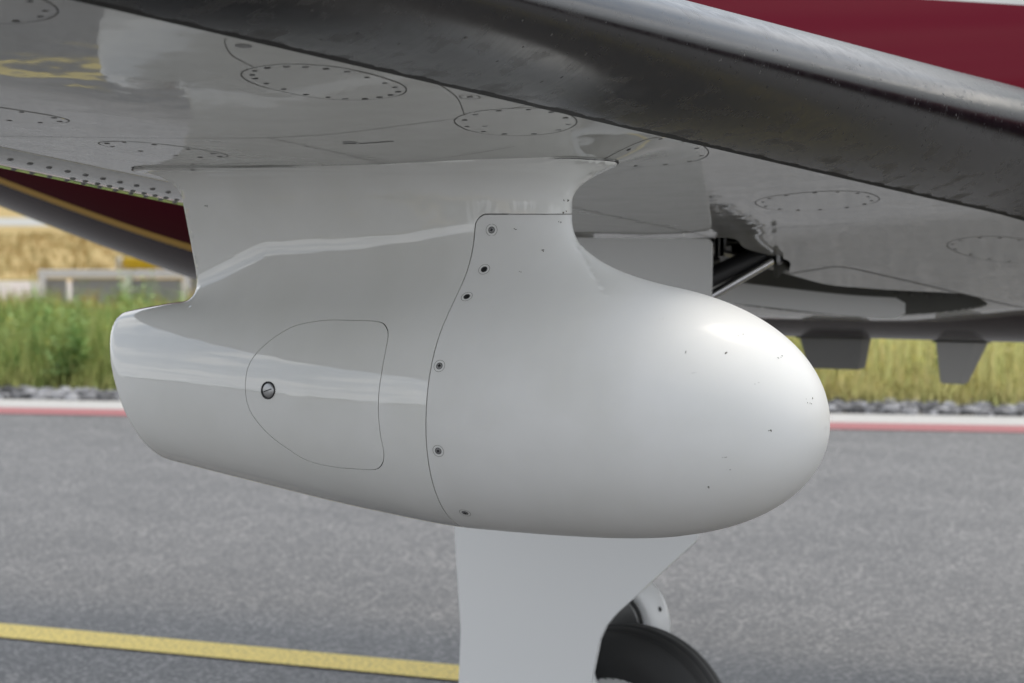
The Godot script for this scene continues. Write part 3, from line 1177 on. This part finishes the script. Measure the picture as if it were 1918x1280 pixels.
func body_shape(x: float) -> Vector3:
	# bottom, top, half width of the fuselage at x
	var t := clampf((-1.78 - x) / 4.2, 0.0, 1.0)
	var low := 0.953
	if x < -1.78:
		var e := -1.78 - x
		low = 0.953 + 0.33 * (e - 0.35 * (1.0 - exp(-e / 0.35)))
	var n := clampf((x - 1.6) / 2.2, 0.0, 1.0)
	return Vector3(low + 0.25 * n * n, 2.27 - 0.10 * t - 0.55 * n * n, 0.66 * sqrt(maxf(0.02, 1.0 - pow(t, 1.25) * 0.97)) * sqrt(maxf(0.05, 1.0 - n * n * 0.8)))

func fuselage() -> void:
	var at := func(u: float, v: float) -> Vector3:
		var x := lerpf(-6.0, 3.8, v)
		var b := body_shape(x)
		var q := TAU * u
		return Vector3(x, (b.x + b.y) / 2.0 - cos(q) * (b.y - b.x) / 2.0, CL + sin(q) * b.z)
	var d := grid(97, 220, at)
	var phi := PackedFloat32Array()
	var high := PackedFloat32Array()
	for i in d.v.size():
		var c := Vector3(d.v[i].x, 1.6, CL)
		if d.n[i].dot(d.v[i] - c) < 0.0:
			d.n[i] = -d.n[i]
		var u := d.uv[i].x
		phi.append(rad_to_deg(TAU * minf(u, 1.0 - u)))
		high.append(d.v[i].y + (d.v[i].x - 0.156) * 0.096)
	var side := clip(d, high, 1.778, 1.0)
	var ph2 := PackedFloat32Array()
	for p in side.v:
		var b := body_shape(p.x)
		ph2.append(p.y - b.x)
	var flank := clip(side, ph2, 0.174, -1.0)
	var fp := clip_phi(flank)
	var o := put("fuselage", commit(clip(flank, fp, 0.60, -1.0)), M.maroon, plane)
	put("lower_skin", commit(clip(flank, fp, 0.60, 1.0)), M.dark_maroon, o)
	put("roof_skin", commit(clip(d, high, 1.778, -1.0)), M.white, o)
	put("gold_stripe", commit(clip(clip_again(side, ph2, 0.174), clip_phi(clip_again(side, ph2, 0.174)), 0.152, -1.0)), M.gold, o)
	put("belly_skin", commit(clip(side, ph2, 0.152, 1.0)), M.belly, o)
	# two aerials under the belly
	var a := Node3D.new()
	a.name = "blade_antenna"
	put_node(a, Vector3(-0.136, 0.955, CL))
	var sc := Transform3D(Basis.from_scale(Vector3(0.79, 0.76, 0.8)), Vector3())
	put("base_plate", block(Vector3(0.150, 0.010, 0.05), 0.003), M.antenna, a, Transform3D(Basis(), Vector3(0, -0.002, 0)))
	put("blade", hull(PackedVector3Array([Vector3(-0.085, -0.005, 0.014), Vector3(-0.085, -0.005, -0.014), Vector3(-0.070, -0.148, 0.007), Vector3(-0.070, -0.148, -0.007), Vector3(-0.062, -0.155, 0.005), Vector3(-0.062, -0.155, -0.005), Vector3(0.012, -0.155, 0.005), Vector3(0.012, -0.155, -0.005), Vector3(0.024, -0.146, 0.004), Vector3(0.024, -0.146, -0.004), Vector3(0.09, -0.005, 0.004), Vector3(0.09, -0.005, -0.004), Vector3(0.05, -0.005, 0.016), Vector3(0.05, -0.005, -0.016), Vector3(0.0, -0.145, 0.008), Vector3(0.0, -0.145, -0.008)])), M.antenna, a, sc)
	var b := Node3D.new()
	b.name = "box_antenna"
	put_node(b, Vector3(-0.483, 0.955, CL))
	var sb := Transform3D(Basis.from_scale(Vector3(0.88, 0.72, 0.8)), Vector3())
	put("base_plate", block(Vector3(0.20, 0.010, 0.09), 0.003), M.antenna, b, Transform3D(Basis(), Vector3(0, 0.0, 0)))
	put("housing", hull(PackedVector3Array([Vector3(-0.10, -0.004, 0.05), Vector3(-0.10, -0.004, -0.05), Vector3(0.10, -0.004, 0.05), Vector3(0.10, -0.004, -0.05), Vector3(-0.072, -0.115, 0.042), Vector3(-0.072, -0.115, -0.042), Vector3(0.085, -0.115, 0.042), Vector3(0.085, -0.115, -0.042), Vector3(-0.066, -0.120, 0.037), Vector3(-0.066, -0.120, -0.037), Vector3(0.080, -0.120, 0.037), Vector3(0.080, -0.120, -0.037)])), M.antenna, b, sb)

func put_node(n: Node3D, at: Vector3) -> void:
	n.position = at
	plane.add_child(n, true)

func clip_again(d: Tri, g: PackedFloat32Array, level: float) -> Tri:
	return clip(d, g, level, 1.0)

func clip_phi(d: Tri) -> PackedFloat32Array:
	var o := PackedFloat32Array()
	for p in d.v:
		var b := body_shape(p.x)
		o.append(p.y - b.x)
	return o

func gear() -> void:
	var leg := Node3D.new()
	leg.name = "landing_gear"
	put_node(leg, Vector3())
	# the door: one long plate fixed to the leg, its forward lower corner cut away to clear the tyre
	var outline := PackedVector2Array([Vector2(-0.645, 1.2525), Vector2(-0.113, 1.2525), Vector2(-0.106, 1.2455), Vector2(-0.107, 1.10), Vector2(-0.129, 0.69), Vector2(-0.132, 0.679), Vector2(-0.296, 0.527), Vector2(-0.316, 0.503), Vector2(-0.330, 0.474), Vector2(-0.348, 0.390), Vector2(-0.364, 0.24), Vector2(-0.372, 0.20), Vector2(-0.628, 0.20), Vector2(-0.637, 0.22), Vector2(-0.637, 0.365), Vector2(-0.631, 0.472), Vector2(-0.643, 0.653), Vector2(-0.650, 0.8)])
	var front := func(x: float, y: float) -> float: return -1.200 - 0.10 * pow(maxf(0.0, absf(x + 0.38) - 0.02), 2.0) - 0.02 * pow(absf(y - 0.85), 2.0)
	var d := grid(90, 160, func(u: float, v: float) -> Vector3:
		var x := lerpf(-0.69, -0.08, u)
		var y := lerpf(0.17, 1.27, v)
		return Vector3(x, y, front.call(x, y)))
	var g := PackedFloat32Array()
	for i in d.v.size():
		g.append(poly_distance(Vector2(d.v[i].x, d.v[i].y), outline))
		if d.n[i].z < 0.0:
			d.n[i] = -d.n[i]
	var face := clip(d, g, 0.0, 1.0, 0.012)
	var door := put("gear_door", commit(face), M.door, leg)
	var back := Tri.new()
	var raw := clip(d, g, -0.0005, 1.0)
	back.t = raw.t
	for i in raw.v.size():
		back.v.append(raw.v[i] - Vector3(0, 0, 0.0115))
		back.n.append(-raw.n[i])
	put("door_inner_skin", commit(back), M.door, leg)
	# tyre with grooves, wheel, leg
	var prof := []
	var half := 0.075
	var tread := [[-half, 0.125], [-half - 0.004, 0.150], [-half - 0.002, 0.178], [-0.066, 0.199], [-0.056, 0.2095], [-0.047, 0.2145], [-0.0455, 0.2100], [-0.0425, 0.2100], [-0.041, 0.2165], [-0.020, 0.2195], [-0.0185, 0.2150], [-0.0155, 0.2150], [-0.014, 0.2205], [0.0, 0.221], [0.014, 0.2205], [0.0155, 0.2150], [0.0185, 0.2150], [0.020, 0.2195], [0.041, 0.2165], [0.0425, 0.2100], [0.0455, 0.2100], [0.047, 0.2145], [0.056, 0.2095], [0.066, 0.199], [half + 0.002, 0.178], [half + 0.004, 0.150], [half, 0.125]]
	for q in tread:
		prof.append(Vector2(q[1], q[0]))
	var hub := Vector3(-0.352, 0.251, -1.40)
	var ty := lathe(prof, 96)
	for i in ty.n.size():
		var c := Vector3(ty.v[i].x, ty.v[i].y, 0).normalized() * 0.16
		if ty.n[i].dot(ty.v[i] - c) < 0.0:
			ty.n[i] = -ty.n[i]
	put("tyre", commit(ty), M.tyre, leg, Transform3D(Basis(), hub))
	var rim := lathe([Vector2(0.02, 0.05), Vector2(0.06, 0.05), Vector2(0.085, 0.035), Vector2(0.105, 0.05), Vector2(0.120, 0.066), Vector2(0.128, 0.074), Vector2(0.128, -0.074), Vector2(0.120, -0.066), Vector2(0.09, -0.03), Vector2(0.02, -0.03)], 48)
	put("wheel_rim", commit(rim), M.door, leg, Transform3D(Basis(), hub))
	put("oleo_leg", commit(tube([Vector3(-0.45, 1.28, -1.34), Vector3(-0.45, 0.80, -1.32), Vector3(-0.44, 0.58, -1.30)], [0.045, 0.042, 0.04], 20)), M.door, leg)
	put("axle_fork", commit(tube([Vector3(-0.44, 0.60, -1.30), Vector3(-0.42, 0.42, -1.285), Vector3(-0.352, 0.251, -1.29), Vector3(-0.352, 0.251, -1.48)], [0.036, 0.032, 0.028, 0.024], 16)), M.door, leg)
	# dished white shield behind the tyre, its flange pierced by a row of holes
	var shield := Vector3(-0.447, 0.440, -1.50)
	var dish := lathe([Vector2(0.128, -0.055), Vector2(0.131, -0.05), Vector2(0.128, -0.038), Vector2(0.116, -0.012), Vector2(0.104, 0.0), Vector2(0.094, -0.002), Vector2(0.082, -0.02), Vector2(0.074, -0.05), Vector2(0.06, -0.07), Vector2(0.0, -0.075)], 56)
	for i in dish.n.size():
		if dish.n[i].z < 0.0:
			dish.n[i] = -dish.n[i]
	var db := Basis(Vector3.UP, 0.12)
	put("brake_shield", commit(dish), M.door, leg, Transform3D(db, shield))
	var hole := dome(0.0055, 0.0008, 12)
	for k in 12:
		var q := TAU * k / 12 + 0.35
		piece("shield_hole", hole, M.dark, leg, Transform3D(db, shield) * stand(Vector3(cos(q) * 0.1225, sin(q) * 0.1225, -0.0255), Vector3(cos(q) * 0.9, sin(q) * 0.9, 0.42).normalized()))
	put("brake_disc", commit(lathe([Vector2(0.0, -0.03), Vector2(0.066, -0.03), Vector2(0.07, -0.035), Vector2(0.066, -0.045), Vector2(0.0, -0.045)], 40)), M.steel, leg, Transform3D(db, shield))
	# side brace: a black rod above a bright ram, up into the bay
	put("side_brace", commit(tube([Vector3(-0.36, 1.05, -1.31), Vector3(-0.20, 1.165, -1.42), Vector3(-0.115, 1.222, -1.56)], [0.020, 0.020, 0.020], 18)), M.dark, leg)
	put("brace_ram", commit(tube([Vector3(-0.34, 1.02, -1.31), Vector3(-0.18, 1.138, -1.42), Vector3(-0.098, 1.205, -1.545)], [0.0095, 0.0095, 0.0095], 14)), M.chrome, leg)
	put("brace_eye", block(Vector3(0.03, 0.03, 0.03), 0.006), M.steel, leg, Transform3D(Basis(), Vector3(-0.096, 1.210, -1.55)))

# ------------------------------------------------------------------ beside the apron
func roadside() -> void:
	# low barrier in the grass
	var n := Node3D.new()
	n.name = "low_barrier"
	var b0 := Vector3(-16.1, 0, -21.0)
	var dir := Vector3(0.905, 0, -0.424)
	n.transform = Transform3D(Basis(dir, Vector3.UP, dir.cross(Vector3.UP)), b0)
	add_child(n)
	tag(n, "low grey panel barrier with white top rail and posts behind the tall grass", "barrier")
	put("top_rail", block(Vector3(5.2, 0.10, 0.12), 0.01), M.rail, n, Transform3D(Basis(), Vector3(2.6, 0.37, 0)))
	for k in 8:
		piece("post", block(Vector3(0.085, 0.34, 0.13), 0.008), M.rail, n, Transform3D(Basis(), Vector3(0.37 + k * 0.72 if k else 0.05, 0.16, 0.004)))
	for k in 7:
		if k == 0:
			piece("panel", block(Vector3(0.25, 0.30, 0.04), 0.006), M.panel, n, Transform3D(Basis(), Vector3(0.21, 0.155, -0.01)))
		piece("panel", block(Vector3(0.62, 0.30, 0.04), 0.006), M.panel, n, Transform3D(Basis(), Vector3(0.75 + k * 0.72 - 0.04, 0.155, -0.01)))
	var m := Node3D.new()
	m.name = "yellow_marker"
	m.transform = Transform3D(Basis(dir, Vector3.UP, dir.cross(Vector3.UP)), Vector3(-22.8, 0, -32.4))
	add_child(m)
	tag(m, "long low yellow airfield marker with a white end in the dry grass", "marker")
	put("board", block(Vector3(1.6, 0.22, 0.16), 0.03), M.marker, m, Transform3D(Basis(), Vector3(0.95, 0.13, 0)))
	put("end_cap", block(Vector3(0.12, 0.23, 0.17), 0.03), M.marker_end, m, Transform3D(Basis(), Vector3(0.09, 0.135, 0)))
	for k in 2:
		piece("foot", block(Vector3(0.10, 0.05, 0.2), 0.01), M.panel, m, Transform3D(Basis(), Vector3(0.4 + k * 1.0, 0.01, 0)))

func blades(seed_: int, n: int, high: float, spread: float, thick: float, heads: bool) -> ArrayMesh:
	# one tuft: bent, tapering blades, some with a seed head
	var r := RandomNumberGenerator.new()
	r.seed = seed_
	var st := SurfaceTool.new()
	st.begin(Mesh.PRIMITIVE_TRIANGLES)
	for k in n:
		var a := r.randf() * TAU
		var dir := Vector3(cos(a), 0, sin(a))
		var side := dir.cross(Vector3.UP).rotated(Vector3.UP, r.randf_range(-0.8, 0.8))
		var root := Vector3(r.randf_range(-1, 1), 0, r.randf_range(-1, 1)) * spread * 0.4
		var h := high * r.randf_range(0.55, 1.0)
		var lean := spread * r.randf_range(0.15, 1.0)
		var w := thick * r.randf_range(0.6, 1.2)
		var c := Color.WHITE * r.randf_range(0.75, 1.15)
		var last := root
		for s in 3:
			var t := (s + 1) / 3.0
			var p := root + Vector3.UP * h * (t - 0.12 * t * t) + dir * lean * t * t
			var w0 := w * (1.0 - s / 3.0)
			var w1 := w * (1.0 - t) + 0.0006
			var q := [last - side * w0, last + side * w0, p + side * w1, p - side * w1]
			for i in [0, 1, 2, 0, 2, 3]:
				st.set_color(c)
				st.set_normal((Vector3.UP * 0.6 + dir).normalized())
				st.add_vertex(q[i])
			last = p
		if heads and r.randf() < 0.6:
			var hc := Color(1.6, 1.3, 0.6) * r.randf_range(0.8, 1.2)
			for i in 5:
				var o := last + Vector3(r.randf_range(-1, 1), r.randf_range(-0.5, 1.5), r.randf_range(-1, 1)) * 0.02
				var e := Vector3(r.randf_range(-1, 1), r.randf_range(-1, 1), r.randf_range(-1, 1)).normalized() * 0.012
				var f := Vector3(r.randf_range(-1, 1), r.randf_range(-1, 1), r.randf_range(-1, 1)).normalized() * 0.012
				for v in [o, o + e, o + f]:
					st.set_color(hc)
					st.set_normal(Vector3.UP)
					st.add_vertex(v)
	return st.commit()

func scatter(called: String, mesh: Mesh, places: Array, m: Material) -> void:
	var mm := MultiMesh.new()
	mm.transform_format = MultiMesh.TRANSFORM_3D
	mm.use_colors = true
	mm.mesh = mesh
	mm.instance_count = places.size()
	for i in places.size():
		mm.set_instance_transform(i, places[i][0])
		mm.set_instance_color(i, places[i][1])
	var o := MultiMeshInstance3D.new()
	o.name = called
	o.multimesh = mm
	o.material_override = m
	add_child(o, true)
	stuff(o)

func vegetation() -> void:
	var patchy := FastNoiseLite.new()
	patchy.seed = 77
	patchy.frequency = 0.35
	patchy.fractal_octaves = 3
	# dark stones between the line and the grass
	var rock := rough_stone()
	var places := []
	for k in 14000:
		var a := rng.randf_range(-26.0, 26.0)
		var b := rng.randf_range(0.30, 1.10)
		var s := rng.randf_range(0.016, 0.045) * rng.randf_range(0.7, 1.3)
		var c: float = [0.06, 0.10, 0.16, 0.24, 0.36][rng.randi() % 5]
		places.append([Transform3D(Basis.from_euler(Vector3(rng.randf() * 6, rng.randf() * 6, rng.randf() * 6)).scaled(Vector3(s, s * 0.7, s)), edge(a, b) + Vector3(0, s * 0.25, 0)), Color(c, c * 1.0, c * 1.04)])
	scatter("verge_stones", rock, places, M.stone)
	# tall rough grass: green towards the tail, straw and yellow-green ahead
	for kind in 4:
		places = []
		var mesh := blades(100 + kind, 9, [0.62, 0.70, 0.50, 0.66][kind], 0.16, [0.006, 0.005, 0.009, 0.004][kind], kind in [1, 3])
		for k in 15000:
			var a := rng.randf_range(-22.0, 24.0)
			var b := 0.92 + 6.0 * pow(rng.randf(), 1.25)
			var f := patchy.get_noise_2d(a, b)
			var lush := smoothstep(5.5, -1.5, a) * 0.9 + f * 0.4
			var h := (0.56 + 0.50 * clampf(0.35 + f + 0.15 * smoothstep(5.0, -1.0, a), 0.0, 1.0)) * rng.randf_range(0.7, 1.1) * smoothstep(0.4, 1.6, b)
			var green := Color(0.16, 0.29, 0.06).lerp(Color(0.44, 0.50, 0.17), rng.randf())
			var straw := Color(0.92, 0.78, 0.38).lerp(Color(0.62, 0.68, 0.26), rng.randf())
			var c := straw.lerp(green, clampf(lush + rng.randf_range(-0.35, 0.25), 0.0, 1.0))
			places.append([Transform3D(Basis(Vector3.UP, rng.randf() * TAU).scaled(Vector3(1, maxf(h, 0.12), 1)), edge(a, b)), c])
		scatter(["tall_grass", "seeding_grass", "broad_weeds", "thin_grass"][kind], mesh, places, M.leaf)
	# broad-leaved weeds and yellow flower heads among it
	places = []
	var weed := weed_mesh()
	for k in 2600:
		var a := rng.randf_range(-22.0, 24.0)
		var b := 1.0 + 5.0 * pow(rng.randf(), 1.4)
		var lush := smoothstep(4.5, -1.5, a)
		if rng.randf() > 0.06 + 0.5 * lush:
			continue
		var c := Color(0.20, 0.36, 0.10).lerp(Color(0.46, 0.60, 0.26), rng.randf())
		places.append([Transform3D(Basis(Vector3.UP, rng.randf() * TAU).scaled(Vector3.ONE * rng.randf_range(0.4, 0.95)), edge(a, b)), c])
	scatter("leafy_weeds", weed, places, M.leaf)
	places = []
	var head := flower_mesh()
	for k in 3800:
		var a := rng.randf_range(-22.0, 24.0)
		var b := 0.95 + 5.0 * pow(rng.randf(), 1.3)
		if rng.randf() < 0.9 * smoothstep(6.0, 0.0, a):
			continue
		var c := Color(0.85, 0.70, 0.10).lerp(Color(0.80, 0.78, 0.55), rng.randf() * rng.randf())
		places.append([Transform3D(Basis(Vector3.UP, rng.randf() * TAU).scaled(Vector3.ONE * rng.randf_range(0.7, 1.3)), edge(a, b) + Vector3(0, rng.randf_range(0.1, 0.6), 0)), c])
	scatter("wild_flowers", head, places, M.leaf)
	# dry grass of the field beyond
	places = []
	var dry := blades(140, 8, 0.32, 0.2, 0.012, false)
	for k in 14000:
		var a := rng.randf_range(-60.0, 25.0)
		var b := 7.0 + 55.0 * pow(rng.randf(), 1.6)
		if b > 14.0 and b < 21.5 and a < 2.5:
			continue
		var c := Color(0.46, 0.33, 0.14).lerp(Color(0.27, 0.25, 0.09), clampf(patchy.get_noise_2d(a * 0.3, b * 0.3) + 0.35, 0.0, 1.0) * rng.randf())
		places.append([Transform3D(Basis(Vector3.UP, rng.randf() * TAU).scaled(Vector3.ONE * rng.randf_range(0.6, 1.3)), edge(a, b)), c])
	scatter("dry_grass", dry, places, M.leaf)
	# a wood on the far side of the airfield
	places = []
	var clump := blades(150, 60, 9.0, 5.0, 0.9, false)
	for k in 900:
		var q := rng.randf() * TAU
		var r := rng.randf_range(420.0, 470.0)
		var c := Color(0.035, 0.06, 0.02).lerp(Color(0.07, 0.10, 0.035), rng.randf())
		places.append([Transform3D(Basis(Vector3.UP, rng.randf() * TAU).scaled(Vector3.ONE * rng.randf_range(0.8, 1.4)), Vector3(cos(q) * r, 0, sin(q) * r)), c])
	scatter("far_wood", clump, places, M.tree)

func weed_mesh() -> ArrayMesh:
	# an upright stem with paired pointed leaves
	var r := RandomNumberGenerator.new()
	r.seed = 501
	var st := SurfaceTool.new()
	st.begin(Mesh.PRIMITIVE_TRIANGLES)
	for s in 3:
		var root := Vector3(r.randf_range(-0.08, 0.08), 0, r.randf_range(-0.08, 0.08))
		var top := root + Vector3(r.randf_range(-0.1, 0.1), r.randf_range(0.5, 0.75), r.randf_range(-0.1, 0.1))
		for k in 12:
			var t := 0.12 + 0.88 * k / 11.0
			var p := root.lerp(top, t)
			for side in 2:
				var a := k * 2.4 + side * PI + r.randf_range(-0.3, 0.3)
				var out := Vector3(cos(a), r.randf_range(0.1, 0.7), sin(a))
				var len := 0.15 * (1.15 - t) + 0.03
				var w := out.cross(Vector3.UP).normalized() * len * 0.24
				var mid := p + out * len * 0.5
				var tipp := p + out * len - Vector3(0, len * 0.25, 0)
				var c := Color.WHITE * r.randf_range(0.75, 1.2)
				for v in [p, mid - w, tipp, p, tipp, mid + w]:
					st.set_color(c)
					st.set_normal((Vector3.UP + out * 0.3).normalized())
					st.add_vertex(v)
		var d := Vector3(0.004, 0, 0)
		for v in [root - d, root + d, top, root - d.rotated(Vector3.UP, 1.5), root + d.rotated(Vector3.UP, 1.5), top]:
			st.set_color(Color(0.9, 0.9, 0.8))
			st.set_normal(Vector3.UP)
			st.add_vertex(v)
	return st.commit()

func flower_mesh() -> ArrayMesh:
	var st := SurfaceTool.new()
	st.begin(Mesh.PRIMITIVE_TRIANGLES)
	for k in 7:
		var a := TAU * k / 7
		var e := Vector3(cos(a), 0.25, sin(a)) * 0.022
		var f := Vector3(cos(a + 0.6), 0.25, sin(a + 0.6)) * 0.022
		for v in [Vector3.ZERO, e, f]:
			st.set_color(Color.WHITE)
			st.set_normal(Vector3.UP)
			st.add_vertex(v)
	return st.commit()

func rough_stone() -> ArrayMesh:
	var s := SphereMesh.new()
	s.radial_segments = 8
	s.rings = 5
	s.radius = 1.0
	s.height = 2.0
	var arr := s.get_mesh_arrays()
	var f := FastNoiseLite.new()
	f.seed = 2
	f.frequency = 0.9
	var st := SurfaceTool.new()
	st.begin(Mesh.PRIMITIVE_TRIANGLES)
	st.set_smooth_group(-1)
	for i in arr[Mesh.ARRAY_INDEX]:
		var v: Vector3 = arr[Mesh.ARRAY_VERTEX][i]
		st.set_color(Color.WHITE)
		st.add_vertex(v * (1.0 + 0.45 * f.get_noise_3dv(v)))
	st.generate_normals()
	return st.commit()
